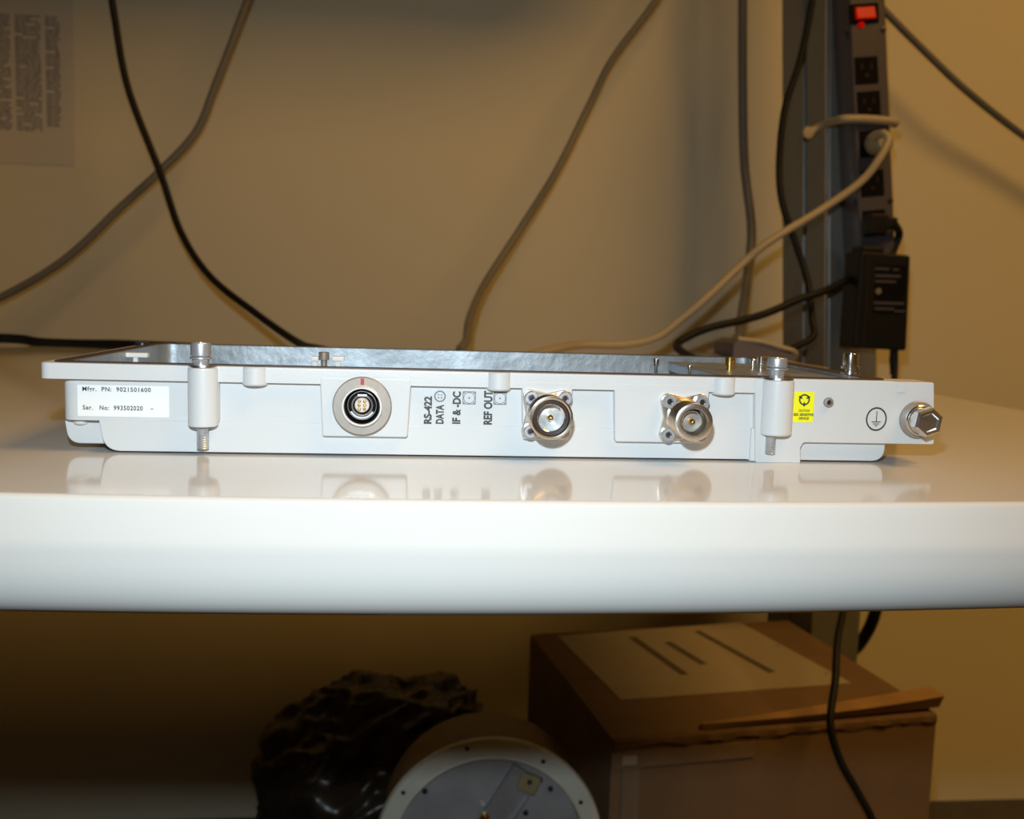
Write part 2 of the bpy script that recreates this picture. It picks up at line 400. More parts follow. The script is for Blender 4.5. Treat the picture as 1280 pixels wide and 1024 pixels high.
# beige power cord with its plug, plugged in the third outlet
bc = thing('beige_power_cord', 'beige power cord plugged in the strip and trailing down to the bench', 'cord', at(1100, 180, 1.16))
bm = nb(); p = at(1094, 180, 1.198); lathe(bm, [(.0, 0), (.014, 0), (.015, .006), (.014, .020), (.010, .028), (0, .030)], p, seg=20); obj('plug', bm, 'beigec', bc)
cable('cord', [at(1093, 172, 1.172), at(1104, 167, 1.158), at(1110, 176, 1.152), at(1098, 200, 1.148), at(1075, 228, 1.15), at(1030, 260, 1.15), at(960, 303, 1.14), at(930, 328, 1.14), at(880, 375, 1.13), at(850, 400, 1.13), at(820, 422, 1.125), at(780, 431, 1.12), at(730, 431, 1.11), at(700, 435, 1.08), Vector((.11, 1.02, .0055)), Vector((.08, .90, .0055)), Vector((.18, .86, .0055)), Vector((.38, .90, .0055)), Vector((.40, .99, .0055)), Vector((.39, 1.0592, .008))], .0048, 'beigec', '', bc)

# black adapter hanging in the lowest outlet
ad = thing('power_adapter', 'black wall adapter hanging at the foot of the power strip', 'adapter', at(1103, 437, 1.16))
p0 = at(1068, 437, 1.155); p1 = at(1139, 316, 1.155)
def rect(bm, a, b, y0, y1, bev, r=.003): return prism(bm, rpoly([(a.x, a.z), (b.x, a.z), (b.x, b.z), (a.x, b.z)], r, 3), y0, y1, bev)
bm = nb(); prism(bm, rpoly([(p0.x-.001, p0.z+.002), (p1.x+.0035, p0.z), (p1.x, p1.z-.003), (p0.x, p1.z)], .004, 3), 1.155, 1.197, .003); obj('case', bm, 'black', ad)
a, b = at(1079, 434, 1.1545), at(1081, 320, 1.1545); obj('case_seam', bx(a.x-.0006, a.x+.0006, 1.1543, 1.156, a.z, b.z), 'darkm', ad)
a, b = at(1091, 392, 1.1546), at(1134, 332, 1.1546); o = obj('rating_plate', rect(nb(), a, b, 1.1546, 1.157, 0, .001), mat_ := 'socket', ad)
bm = nb()
for v, u0, u1 in ((336, 1094, 1112), (337, 1116, 1124), (345, 1094, 1126), (352, 1094, 1120), (379, 1092, 1130), (386, 1093, 1118), (389, 1118, 1132)):
    a, b = at(u0, v+1, 1.1544), at(u1, v-1, 1.1544); box(bm, a.x, b.x, 1.1543, 1.1547, a.z, b.z)
obj('plate_print', bm, 'strip', o)['kind'] = 'stuff'
bm = nb(); lathe(bm, [(.0038, 0), (.0038, .0006), (0, .0006)], at(1098, 364, 1.1546), seg=16); obj('plate_emblem', bm, 'tanc', o)
obj('plug_body', (lambda a, b: bx(a.x, b.x, 1.165, 1.1985, a.z, b.z, .003))(at(1078, 318, 1.165), at(1106, 308, 1.165)), 'black', ad)
bm = nb(); lathe(bm, [(.005, 0), (.005, .016), (.0032, .03), (.003, .034)], at(1118, 434, 1.165), axis=(0, 0, -1), seg=12); obj('strain_relief', bm, 'blackc', ad)
cable('cord', [at(1119, 436, 1.165), at(1118, 470, 1.16), at(1112, 520, 1.14), at(1095, 600, 1.10), at(1070, 690, 1.05), at(1056, 755, .99), at(1047, 800, .955), at(1044, 850, .925), at(1038, 905, .90), at(1050, 950, .89), at(1072, 990, .885), at(1092, 1030, .88), at(1100, 1080, .88)], .0038, 'blackc', '', ad)
# black plug with its own cord to the bench
bp = thing('black_power_plug', 'black right-angle plug in the fifth outlet, its cord running left to the bench', 'plug', at(1100, 280, 1.18))
bm = nb(); a, b = at(1084, 293, 1.18), at(1108, 268, 1.18); box(bm, a.x, b.x, 1.172, 1.1985, a.z, b.z, .003)
a, b = at(1106, 286, 1.18), at(1121, 272, 1.18); box(bm, a.x, b.x, 1.174, 1.194, a.z, b.z, .003); obj('plug_body', bm, 'black', bp)
cable('cord', [at(1118, 280, 1.184), at(1124, 292, 1.2), at(1118, 310, 1.203), at(1108, 330, 1.1995), at(1085, 342, 1.1985), at(1064, 348, 1.185), at(1030, 364, 1.15), at(1000, 374, 1.14), at(960, 391, 1.13), at(930, 400, 1.13), at(890, 409, 1.125), at(860, 421, 1.12), at(846, 434, 1.10), Vector((.30, 1.0, .006)), Vector((.27, .90, .0052)), Vector((.32, .82, .0052)), Vector((.30, .72, .0052)), Vector((.22, .66, .0052))], .0047, 'blackc', '', bp)
# cable stub seen under the bench, curling behind the post
cable('looped_cable', [Vector((.6125, 1.29, -.10)), Vector((.628, 1.292, -.108)), Vector((.638, 1.30, -.14)), at(1108, 650, 1.33), at(1100, 730, 1.34), at(1094, 765, 1.345), at(1084, 790, 1.36), at(1068, 812, 1.40), at(1045, 822, 1.44)], .009, 'blackc',
      'thick dark cable under the bench curling behind the post')

# low grey device on the back corner of the bench
dv = thing('flat_grey_device', 'low dark grey device with a pale cord on the rear right bench corner', 'device', (.385, 1.11, 0))
a = at(915, 424, 1.10); b = at(1012, 440, 1.10)
bm = nb(); prism(bm, rpoly([(.352, 0), (.426, 0), (.424, .014), (.40, .024), (.362, .030), (.353, .026)], .003, 3), 1.06, 1.13, .002); obj('case', bm, 'device', dv)
cable('pale_cord', [Vector((.358, 1.062, .031)), Vector((.385, 1.06, .0285)), Vector((.405, 1.06, .0235)), Vector((.424, 1.062, .018)), Vector((.4275, 1.075, .006))], .0026, 'beigec', '', dv)

# unseen shelf, added above the view to shade the upper wall
sh_ = thing('shade_shelf', 'unseen shelf added above the bench to shade the upper wall', 'shelf', (-.7, 1.3, .69))
obj('board', bx(-1.9, .40, 1.14, YB-.0005, .69, .715, .003), 'wall2', sh_)
for x in (-1.5, -.7, .2): obj('bracket', bx(x-.012, x+.012, YB-.22, YB-.0006, .67, .6895, .002), 'post', sh_)

# notice on the wall
nt_ = thing('wall_notice', 'faded printed sheet taped to the wall at the upper left', 'paper', at(50, 205, YB))
x1 = at(95, 200, YB).x; z0 = at(60, 206, YB).z
obj('sheet', bx(x1-.21, x1, YB-.0012, YB-.0002, z0, z0+.28), 'paperw', nt_)
bm = nb()
zt = at(50, 20, YB).z; zb = at(50, 165, YB).z; k = 0; z = zt
colx = [(x1-.20, at(14, 90, YB).x), (at(20, 90, YB).x, at(52, 90, YB).x), (at(58, 90, YB).x, at(76, 90, YB).x)]
while z > zb:
    for i, (xa, xb) in enumerate(colx):
        x = xa
        if i == 2 and z < zb+.01: continue
        while x < xb-.003:
            wd = random.uniform(.005, .012); e = min(x+wd, xb)
            if random.random() < .93: box(bm, x, e, YB-.0015, YB-.0011, z-.0024, z)
            x = e+.0012
    z -= .0036
o = obj('printed_text', bm, 'print', nt_)['kind'] = 'stuff'

# ------------------------------------------------------------------ the radio unit
YF_ = .408; YW = .4112       # flange plane, body wall plane
ru = thing('radio_unit', 'white cast metal radio housing lying on the bench, connectors facing front', 'electronic device', (.03, .49, 0))
def P(u, v, Y=YF_): q = at(u, v, Y); return (q.x, q.z)
ZR = .0362; ZB = .0298; YBK = .570
xl, xr = P(48, 460)[0], P(1119, 470)[0]
# flange frame
out = rpoly([(xl, YF_), (xr, YF_), (xr, YBK), (xl, YBK)], [.004, .001, .010, .010], 5)
inn = rpoly([(xl+.0095, YF_+.0075), (xr-.0095, YF_+.0075), (xr-.0095, YBK-.0075), (xl+.0095, YBK-.0075)], .009, 5)
def frame(bm, o_, i_, z0, z1, bev=0):
    n = len(o_); c = Vector(((xl+xr)/2, (YF_+YBK)/2))
    def R(pts, z, d=0): return [bm.verts.new((p[0]+(c.x-p[0])*d/.2, p[1]+(c.y-p[1])*d/.08, z)) for p in pts]
    a, b0, b1, b2, cc, d = R(o_, z0), R(o_, z1-bev), R(o_, z1-bev*.3, bev*.3), R(o_, z1, bev), R(i_, z1), R(i_, z0)
    L = [a, b0, b1, b2, cc, d]
    for p, q in zip(L, L[1:]+[a]):
        for i in range(n): bm.faces.new((p[i], p[(i+1) % n], q[(i+1) % n], q[i]))
    return bm
obj('flange', frame(nb(), out, inn, ZB, ZR, .0007), 'white', ru)
g0 = rpoly([(xl+.0035, YF_+.0016), (xr-.0015, YF_+.0016), (xr-.0022, YBK-.002), (xl+.0045, YBK-.002)], .008, 5)
g1 = rpoly([(xl+.0085, YF_+.0062), (xr-.0085, YF_+.0062), (xr-.0085, YBK-.0065), (xl+.0085, YBK-.0065)], .009, 5)
obj('gasket', frame(nb(), g0, g1, ZR-.0005, ZR+.0005), 'gasket', ru)
# tray
ti = rpoly([(xl+.011, YF_+.009), (xr-.011, YF_+.009), (xr-.011, YBK-.009), (xl+.011, YBK-.009)], .008, 5)
bm = frame(nb(), inn, ti, .017, ZR+.0002)
vs2 = [bm.verts.new((p[0], p[1], .0178)) for p in inn]; bm.faces.new(vs2)
obj('inner_tray', bm, 'tray', ru)
# body
zc = P(250, 527, YW)[1]
bx0, bx1 = P(80, 500, YW)[0]-.0012, P(1100, 500, YW)[0]
bm = nb(); pl = rpoly([(bx0, YW), (bx1, YW), (bx1, YBK-.004), (bx0, YBK-.004)], .006, 6)
pli = rpoly([(bx0+.002, YW+.002), (bx1-.002, YW+.002), (bx1-.002, YBK-.006), (bx0+.002, YBK-.006)], .005, 6)
frame(bm, pl, pli, zc-.0002, ZB+.001); obj('upper_body', bm, 'white', ru)
lx0, lx1 = P(128, 550, YW)[0], P(1105, 570, YW)[0]
bm = nb(); prism(bm, rpoly([(lx0-.0012, zc), (lx0+.001, .0008), (lx1, .0008), (lx1, zc)], [.0005, .0075, .006, .0005], 7), YW-.0003, YBK-.02, .0003)
obj('lower_body', bm, 'white', ru)
fx0 = P(82, 540, .418)[0]
bm = nb(); prism(bm, rpoly([(fx0, zc-.0005), (fx0+.0015, .0028), (lx0+.02, .0028), (lx0+.02, zc-.0005)], [.0012, .006, .0008, .0008], 7), .4165, .54, .0006)
o = obj('corner_block', bm, 'white', ru)
bm = nb(); c = at(100, 531, .4155); lathe(bm, [(0, -.002), (.0031, -.002), (.0031, .0018), (.0026, .0025), (0, .0028)], (c.x, .4172, zc), axis=(0, 0, -1), seg=24); obj('corner_button', bm, 'white', o)
# pads
def pad(u0, u1, vb, r=.0012):
    a = P(u0, vb); b = P(u1, vb); z = (a[1]+b[1])/2
    bm = nb(); prism(bm, rpoly([(a[0], ZB+.003), (a[0]+.0012, z), (b[0]-.0012, z), (b[0], ZB+.003)], [.001, r, r, .001], 4), YF_-.0001, YW+.004, .0007); obj('connector_pad', bm, 'white', ru)
pad(399, 513, 546.5); pad(650, 714, 550); pad(765, 884, 553.5)
# fillet between flange and upper body
for u in (318, 624, 906):
    x, z = P(u, 480); bm = nb()
    lathe(bm, [(0, ZB-.0012), (.0046, ZB-.0012), (.0052, ZB-.0006), (.0052, ZR-.0005), (.0047, ZR), (0, ZR)], (x, YF_+.0026, 0), axis=(0, 0, 1), seg=36)
    obj('flange_lug', bm, 'white', ru)
# side bracket with the tall ear
q = [P(944, 473), P(1167, 479), P(1167, 555.5), P(1004, 555.5), P(1000, 560), P(1000, 582), P(944, 581), P(944, 530), P(944, 491)]
ztop = ZR-.0003
bm = nb(); pp = [(q[0][0], ztop), (q[1][0], ztop), (q[2][0], q[2][1]), (q[3][0], q[2][1]), (q[4][0], q[4][1]), (q[5][0], 0.0), (q[6][0], 0.0), (q[7][0], q[7][1]), (q[8][0], ZB)]
prism(bm, rpoly(pp, [.0008, .0008, .0010, .0012, .0006, .0006, .0008, .0006, .0006], 3), YF_-.0004, YW+.014, .0003); obj('side_bracket', bm, 'white', ru)
a = P(938, 530, YW); bm = nb(); prism(bm, [(a[0], zc+.001), (q[6][0]+.002, zc+.001), (q[6][0]+.002, .0003), (a[0], .0003)], YF_+.0012, YW+.01, .0004); obj('bracket_step', bm, 'white', ru)
a = P(1121, 482); b = P(1132, 491); obj('bracket_notch', bx(a[0], b[0], YF_-.0009, YF_+.001, b[1], ztop-.0002, .0004), 'white', ru)
# mounting bosses with captive screws
def boss(u0, u1, vb, hu0, hu1, hv0, hv1, su0, su1, sv1):
    y = YF_
    a = P(u0, vb); b = P(u1, vb); x = (a[0]+b[0])/2; r = (b[0]-a[0])/2*.985; zb = a[1]
    zt = ZR-.0008
    bm = nb(); lathe(bm, [(0, zb), (r*.93, zb), (r, zb+.0006), (r, zt-.0006), (r*.95, zt), (0, zt)], (x, y, 0), axis=(0, 0, 1), seg=36)
    box(bm, x-r*1.05, x+r*1.05, y, YW+.004, zb+.0012, zt-.0003, .001)
    bo = obj('mounting_boss', bm, 'white', ru)
    bm = nb(); lathe(bm, [(.002, zt), (r*.94, zt), (r*.97, zt+.0004), (r*.94, zt+.0012), (.002, zt+.0012)], (x, y, 0), axis=(0, 0, 1), seg=30); obj('washer', bm, 'steel', bo)
    hz1 = P(640, 0)[1]; hx0 = P(hu0, hv0)[0]; hx1 = P(hu1, hv0)[0]; hr = (hx1-hx0)/2; hx = (hx0+hx1)/2
    z0 = P(hu0, hv1)[1]; z1 = P(hu0, hv0)[1]
    bm = nb(); lathe(bm, [(.0022, zt+.0008), (.0030, zt+.0012), (.0034, z0-.0012), (hr*1.08, z0-.001), (hr*1.08, z0-.0003), (hr*.8, z0-.0001), (hr*.97, z0+.0002), (hr, z0+.0005), (hr, z1-.0006), (hr*.9, z1), (hr*.55, z1), (hr*.5, z1-.0022), (0, z1-.0022)], (hx, y, 0), axis=(0, 0, 1), seg=30)
    obj('cap_screw', bm, 'steelb', bo)
    sx0 = P(su0, vb)[0]; sx1 = P(su1, vb)[0]; sr = (sx1-sx0)/2; zs = P(su0, sv1)[1]
    bm = nb(); lathe(bm, thread(sr, 0, zb-zs+.003, .0009, .00028), ((sx0+sx1)/2, y, zb+.003), axis=(0, 0, -1), seg=20); obj('screw_shank', bm, 'steelb', bo)
boss(235, 273, 532, 238, 264, 428, 445, 245.5, 261, 560)
boss(949, 988, 543, 960, 984, 447, 459, 956, 970, 567)
# circular data connector
c0 = at(453, 507, YF_); dc = thing('tmp', '', '') if False else None
bm = nb(); lathe(bm, [(.0071, 0), (.0116, 0), (.0119, .0004), (.0119, .0026), (.0115, .0030), (.0085, .0030), (.0072, .0030)], c0, seg=56)
cn = obj('data_connector', bm, 'satin', ru)
bm = nb(); lathe(bm, [(.0082, .0029), (.0082, .0046), (.0078, .0050), (.0074, .0050), (.0071, .0045), (.0071, .0004)], c0, seg=48); obj('shell', bm, 'chromeb', cn)
bm = nb(); lathe(bm, [(.0070, .0044), (.0068, .0040), (.0067, .0006), (0, .0006)], c0, seg=48); obj('cavity', bm, 'socket', cn)
cs = c0+Vector((0, 0, .0003))
bm = nb(); lathe(bm, [(.0062, .0006), (.0062, .0026), (.0059, .0029), (.0056, .0026), (.0055, .0006)], cs, seg=40); obj('inner_sleeve', bm, 'chrome', cn)
bm = nb(); lathe(bm, [(.0044, .0006), (.0043, .0022), (.0040, .0025), (.0037, .0022), (.0036, .0006)], cs, seg=40); obj('steel_ring', bm, 'steel', cn)
R2 = []
for k in range(19):
    a = -PI/2+(k-9)/9*1.05
    R2.append([bm_v for bm_v in ((c0.x+rr*math.cos(a), c0.y-yy_, c0.z+.0003+rr*math.sin(a)) for rr, yy_ in ((.0046, .0010), (.0047, .0034), (.0053, .0034), (.0054, .0010)))])
bm = nb(); R2 = [[bm.verts.new(p_) for p_ in row] for row in R2]
for x_, y_ in zip(R2, R2[1:]):
    for i in range(4): bm.faces.new((x_[i], x_[(i+1) % 4], y_[(i+1) % 4], y_[i]))
bm.faces.new(R2[0]); bm.faces.new(R2[-1]); obj('half_collar', bm, 'chromeb', cn)
ci = c0+Vector((0, 0, .0005))
bm = nb(); lathe(bm, [(.0030, .0006), (.0030, .0032), (.0028, .0035), (0, .0035)], ci, seg=32); obj('insert', bm, 'satin2', cn)
for sx in (-.00105, .00105):
    for sz in (-.0016, 0, .0016):
        bm = nb(); lathe(bm, [(.0006, .0034), (.0006, .0041), (.0003, .0043), (0, .0043)], ci+Vector((sx*(1 if sz else 1.1), 0, sz)), seg=10); obj('contact', bm, 'gold', cn)
obj('locating_key', bx(c0.x-.0019, c0.x+.0019, c0.y-.0032, c0.y-.0006, c0.z+.0040, c0.z+.0048, .0002), 'chromeb', cn)
a = c0+Vector((0, 0, .0100)); obj('red_mark', bx(a.x-.0007, a.x+.0007, a.y-.00315, a.y-.0028, a.z-.0013, a.z+.0013), 'red', cn)

# threaded coaxial connectors
def coax(u, v, p, dark):
    c = at(u, v, YF_); s = .0094
    # flange plate with rounded corners, waisted between the screws
    pts = []
    for k in range(4):
        a = PI/4+k*PI/2; cc = Vector((c.x+s*.74*math.copysign(1, math.cos(a)), c.z+s*.74*math.copysign(1, math.sin(a))))
        for j in range(-3, 4):
            b = a+j*PI/9*.9; pts.append(cc+Vector((math.cos(b), math.sin(b)))*.0034)
        m2 = a+PI/4; pts.append(Vector((c.x, c.z))+Vector((math.cos(m2), math.sin(m2)))*s*.93)
    bm = nb(); prism(bm, pts, YF_-.0022, YF_+.001, .0004)
    r = obj('coaxial_connector', bm, 'nickel', ru)
    for sx in (-1, 1):
        for sz in (-1, 1):
            q = c+Vector((sx*s*.74, -.0022, sz*s*.74))
            bm = nb(); lathe(bm, [(.0028, 0), (.0029, .0004), (.0029, .0021), (.0025, .0026), (.0014, .0026), (.0012, .0016), (0, .0016)], q, seg=22)
            sc = obj('flange_screw', bm, 'steelb', r)
            bm = nb(); lathe(bm, [(.00125, .0015), (.00125, .00165), (0, .0018)], q, seg=6); obj('hex_socket', bm, 'darkm', sc)
    # barrel: smooth root, thread, lip and deep bore
    R = .0087 if dark else .0077; pr = [(.0072, .0020), (.0072, .0042)]
    pr += [(a, b) for a, b in thread(R, .0046, p-.0012, .0012, .00045, False)]
    if dark: pr += [(R+.0001, p-.0010), (R+.0001, p), (R-.0006, p+.0003), (R-.0012, p), (R-.0013, p-.008)]
    else: pr += [(R, p-.0010), (R, p-.0003), (R-.0006, p), (.0058, p), (.0055, p-.0004), (.0054, p-.008)]
    bm = nb(); lathe(bm, pr, c, seg=44); obj('threaded_barrel', bm, 'nickel', r)
    if dark:
        bm = nb(); lathe(bm, [(R-.0012, p-.008), (R-.0013, p-.0012), (R-.0016, p-.0008), (.0060, p-.0014), (.0060, p-.004)], c, seg=40); obj('dark_ring', bm, 'gasket', r)  # dark ring filling the gap between barrel and inner sleeve
        bm = nb(); lathe(bm, [(.0060, p-.008), (.0060, p-.0010), (.0057, p-.0005), (.0053, p-.0009), (.0051, p-.008)], c, seg=36); obj('inner_sleeve', bm, 'chrome', r)
        ri = .0052
    else:
        bm = nb(); lathe(bm, [(.0054, p-.008), (.0046, p-.008), (.0046, p-.0035), (.0042, p-.0030), (.0040, p-.0035), (.0040, p-.008)], c, seg=36); obj('inner_sleeve', bm, 'chrome', r)
        ri = .0054
    bm = nb(); lathe(bm, [(ri, p-.0075), (ri*.6, p-.007), (.0016, p-.0068), (0, p-.0068)], c, seg=32); obj('insulator', bm, 'insul' if dark else 'satin', r)
    bm = nb(); lathe(bm, [(.0012, p-.0072), (.0012, p-.003), (.0010, p-.0022), (.0005, p-.0022), (.0005, p-.004), (0, p-.004)], c, seg=14); obj('centre_contact', bm, 'gold', r)
    return r
k1 = coax(683, 517.5, .0150, True); k2 = coax(853.5, 522, .0175, False)
k1['label'] = 'bright connector with a black ring inside'; k2['label'] = 'bronze tinted nickel connector'

# lettering on the body wall
YT = YW-.00005
ex, ez = Vector((1, 0, 0)), Vector((0, 0, 1))
def vtext(s, u0, u1, v0, v1, mt='ink', bold=.042):          # reads upwards; v0 start (low), v1 end (high)
    a = at(u0, v0, YT); b = at(u1, v0, YT); c_ = at(u1, v1, YT)
    um = (u0+u1)/2
    L = at(um, v1, YT).z-at(um, v0, YT).z
    lo = at(u1, v0, YT)
    text('printed_lettering', s, (lo.x, YT, lo.z), ez, -ex, L, b.x-a.x, mt, ru, bold=bold)
vtext('RS-422', 529.5, 539.5, 530, 495.5); vtext('DATA', 544.5, 554.5, 530, 506)
vtext('IF & -DC', 565, 575.5, 530, 489.5); vtext('REF OUT', 604, 615, 531, 488.5)
def icon_sq(u, v):
    c = at(u, v, YT); s = .00255; bm = nb(); t_ = .00016
    for (x0, x1, z0, z1) in ((-s, s, s-t_, s+t_), (-s, s, -s-t_, -s+t_), (-s-t_, -s+t_, -s, s), (s-t_, s+t_, -s, s)):
        box(bm, c.x+x0, c.x+x1, YT-.00006, YT, c.z+z0, c.z+z1)
    ringflat(bm, (c.x, c.z), s*.84, s*.93, YT-.00005, 28)
    for sx in (-1, 1):
        for sz in (-1, 1): ringflat(bm, (c.x+sx*s*.8, c.z+sz*s*.8), .0002, .0004, YT-.00005, 8)
    ringflat(bm, (c.x, c.z), 0.00001, .0004, YT-.00005, 10); obj('printed_symbol', bm, 'inkg', ru)
icon_sq(586.5, 497.5); icon_sq(625, 498)
c = at(550, 495.5, YT); bm = nb(); ringflat(bm, (c.x, c.z), .00185, .0024, YT-.00005, 30)
for sx in (-.0006, .0006):
    for sz in (-.0006, .0006): ringflat(bm, (c.x+sx, c.z+sz), .00001, .00032, YT-.00005, 10)
obj('printed_symbol', bm, 'inkg', ru)
# name label
a = at(97, 520, YW-.0003); b = at(211, 482, YW-.0003)
zl0 = at(150, 521, YT).z; zl1 = at(150, 482, YT).z
bm = nb(); prism(bm, rpoly([(a.x, zl0), (b.x, zl0), (b.x, zl1), (a.x, zl1)], .0006, 3), YW-.00018, YW+.0003); nl = obj('rating_label', bm, 'label', ru)
YL = YW-.0002
def htext(s, u0, u1, vm, h, par, Y, mt='ink', bold=.0, fs=1):
    a = at(u0, vm, Y); b = at(u1, vm, Y)
    text('printed_lettering', s, (a.x, Y, a.z-h/2), ex, ez, b.x-a.x, h, mt, par, bold=bold, font_space=fs)
htext('Mfgr.  PN:  9021501600', 103, 188.5, 486.8, .0024, nl, YL, bold=.018, fs=1.12)
htext('Ser.   No:  993502020', 103.5, 178.5, 509.3, .0019, nl, YL, bold=.018, fs=1.12)
a = at(190, 511.5, YL); obj('printed_dash', bx(a.x-.0006, a.x+.0006, YL-.0001, YL, a.z-.00015, a.z+.00015), 'inkg', nl)
# yellow caution sticker
YS = YF_-.0004-.00012
a = at(991, 527.5, YS); b = at(1018.5, 490, YS); zm0, zm1 = at(1005, 528, YS).z, at(1005, 490, YS).z
bm = nb(); prism(bm, rpoly([(a.x, zm0), (b.x, zm0), (b.x, zm1), (a.x, zm1)], .0006, 3), YS, YS+.0003); st = obj('caution_sticker', bm, 'yellow', ru)
c = at(1005.5, 499.8, YS); bm = nb(); yy = YS-.00006; sc_ = .0021
ringflat(bm, (c.x, c.z), sc_-.00032, sc_+.00032, yy, 36)
for k in range(3):
    a_ = PI/2*3+k*2*PI/3; d = Vector((math.cos(a_), math.sin(a_))); q_ = Vector((-d.y, d.x)); cc = Vector((c.x, c.z))+d*sc_
    tri = [cc-d*.0013, cc+q_*.0007+d*.0001, cc+d*.0009, cc-q_*.0007+d*.0001]
    bm.faces.new([bm.verts.new((p_.x, yy-.00002, p_.y)) for p_ in tri])
obj('printed_symbol', bm, 'ink', st)
htext('CAUTION', 998, 1012, 513.2, .00115, st, YS, 'ink', .02)
htext('ESD SENSITIVE', 992, 1017, 518.2, .00115, st, YS, 'ink', .035)
htext('DEVICE', 998.5, 1011, 523, .00115, st, YS, 'ink', .035)
# earth symbol
YG = YF_-.00045
c = at(1095.5, 524, YG); bm = nb(); ringflat(bm, (c.x, c.z), .00405, .0047, YG, 48, 1, 1.10)
box(bm, c.x-.00012, c.x+.00022, YG-.00004, YG, c.z-.0012, c.z+.0034)
for hw_, dz in ((.0021, -.0012), (.0014, -.0021), (.0006, -.0029)): box(bm, c.x-hw_, c.x+hw_, YG-.00004, YG, c.z+dz-.00018, c.z+dz+.00018)
obj('earth_symbol', bm, 'ink', ru)
c = at(1035, 503, YF_-.0004)
bm = nb(); lathe(bm, [(.0021, 0), (.0022, .0004), (.0020, .0012), (.0011, .0014), (.0010, .0006), (0, .0006)], c, seg=24); sc = obj('small_screw', bm, 'satin', ru)
bm = nb(); lathe(bm, [(.0011, .0006), (0, .0012)], c, seg=6); obj('hex_socket', bm, 'darkm', sc)
# earthing bolt
c = at(1146, 524.5, YF_-.0004)
bm = nb(); lathe(bm, [(.0, 0), (.0079, 0), (.0081, .0003), (.0081, .0014), (.0077, .0018), (.003, .0018)], c, seg=44); gb = obj('earthing_bolt', bm, 'satin', ru)
bm = nb(); lathe(bm, [(.003, .0018), (.0064, .0018), (.0066, .0021), (.0066, .0036), (.0062, .0040), (.003, .0040)], c, seg=40); obj('plain_washer', bm, 'chrome', gb)
bm = nb(); lathe(bm, [(.003, .0040), (.0052, .0041), (.0054, .0045), (.0050, .0062), (.003, .0064)], c, seg=36); obj('spring_washer', bm, 'nickel', gb)
bm = nb(); lathe(bm, [(.003, .0064), (.0062, .0064), (.0065, .0068), (.0065, .0102), (.0056, .0112), (.0042, .0112), (.0037, .0106), (0, .0106)], c, seg=6, phase=.35); obj('hex_head', bm, 'steel', gb, angle=20)
# hardware inside the tray, along the rim
def stud(u, v0, v1, Y, r, mt, name='tray_screw', zb=.018):
    a = at(u, v1, Y); b = at(u, v0, Y); zt = b.z
    bm = nb(); lathe(bm, [(r*.6, zb), (r*.6, a.z), (r*.95, a.z), (r, a.z+.0002), (r, zt-.0003), (r*.85, zt), (r*.4, zt), (r*.35, zt-.0006), (0, zt-.0006)], (a.x, Y, 0), axis=(0, 0, 1), seg=20)
    return obj(name, bm, mt, ru)
stud(178, 427.5, 437, .545, .0036, 'darkm'); stud(405, 440, 450, .50, .0026, 'satin')
stud(820, 448.5, 457, .445, .0014, 'chrome'); stud(862, 456.5, 461, .43, .0013, 'chrome')
stud(912, 446.5, 457, .47, .0027, 'brass', 'brass_stud'); stud(941, 449, 457, .48, .0016, 'chrome'); stud(977, 452, 457, .50, .0010, 'chrome')
stud(951, 446, 456, .465, .0020, 'chrome')
def clip(u0, u1, v0, v1, Y, mt='dielec'):
    a = at(u0, v1, Y); b = at(u1, v0, Y); bm = bx(a.x, b.x, Y, Y+.004, a.z, b.z, .0003); box(bm, (a.x+b.x)/2-.001, (a.x+b.x)/2+.001, Y+.001, Y+.003, .018, a.z+.0002); obj('white_clip', bm, 'label', ru)
clip(153, 184, 441.5, 446.5, .49); clip(389, 398, 446, 451.5, .497); clip(415, 430, 446, 451.5, .497)
a = at(902, 460, .435); b = at(968, 462, .435); obj('cover_plate', bx(a.x, xr-.012, .437, .53, .030, .0352, .0008), 'tray', ru)
# screw standing on the right rim
c = Vector((xr-.0052, .441, 0)); Y = c.y
bm = nb(); lathe(bm, [(a, ZR+(b-ZR)*1.3) for a, b in [(0, ZR), (.0044, ZR), (.0044, ZR+.0010), (.0022, ZR+.0012), (.0022, ZR+.0020), (.0042, ZR+.0022), (.0042, ZR+.0030), (.0034, ZR+.0032), (.0035, ZR+.0070), (.0030, ZR+.0076), (.0016, ZR+.0076), (.0014, ZR+.006), (0, ZR+.006)]], (c.x, Y, 0), axis=(0, 0, 1), seg=28)
obj('rim_screw', bm, 'chrome', ru)

# ------------------------------------------------------------------ under the bench
# cardboard box
O = atz(765, 925, -.36); ba = math.radians(8.0)
cb = thing('cardboard_box', 'worn brown cardboard box with a paper sheet on its lid under the bench', 'box', (O.x, O.y, ZF), (0, 0, ba))
BW, BD, BH = .368, .315, -.36-ZF
def bl(u, v, Z=-.36): p = atz(u, v, Z)-Vector((O.x, O.y, ZF)); return Matrix.Rotation(-ba, 3, 'Z')@p
obj('carton', bx(0, BW, 0, BD, 0, BH-.004, .002), 'card', cb, True)
obj('lid_flap', bx(.001, BW-.001, .001, BD*.5-.0008, BH-.0035, BH, .0006), 'card', cb, True)
obj('lid_flap', bx(.001, BW-.001, BD*.5+.0008, BD-.001, BH-.0035, BH-.0004, .0006), 'card', cb, True)
bm = nb()   # ruffled front edge of the lid
rw = []
for i in range(91):
    x0 = i/90*(BW-.004)+.002; h = noise.noise(Vector((i*.13, 2, 0)))*.004+random.uniform(-.0006, .0006); y0 = -.0022+noise.noise(Vector((i*.21, 7, 0)))*.002
    rw.append([bm.verts.new(p_) for p_ in ((x0, .003, BH+.0004), (x0, y0, BH-.0015+h*.2), (x0, y0-.0008, BH-.007+h), (x0, .0, BH-.012+h*1.3), (x0, .004, BH-.010))])
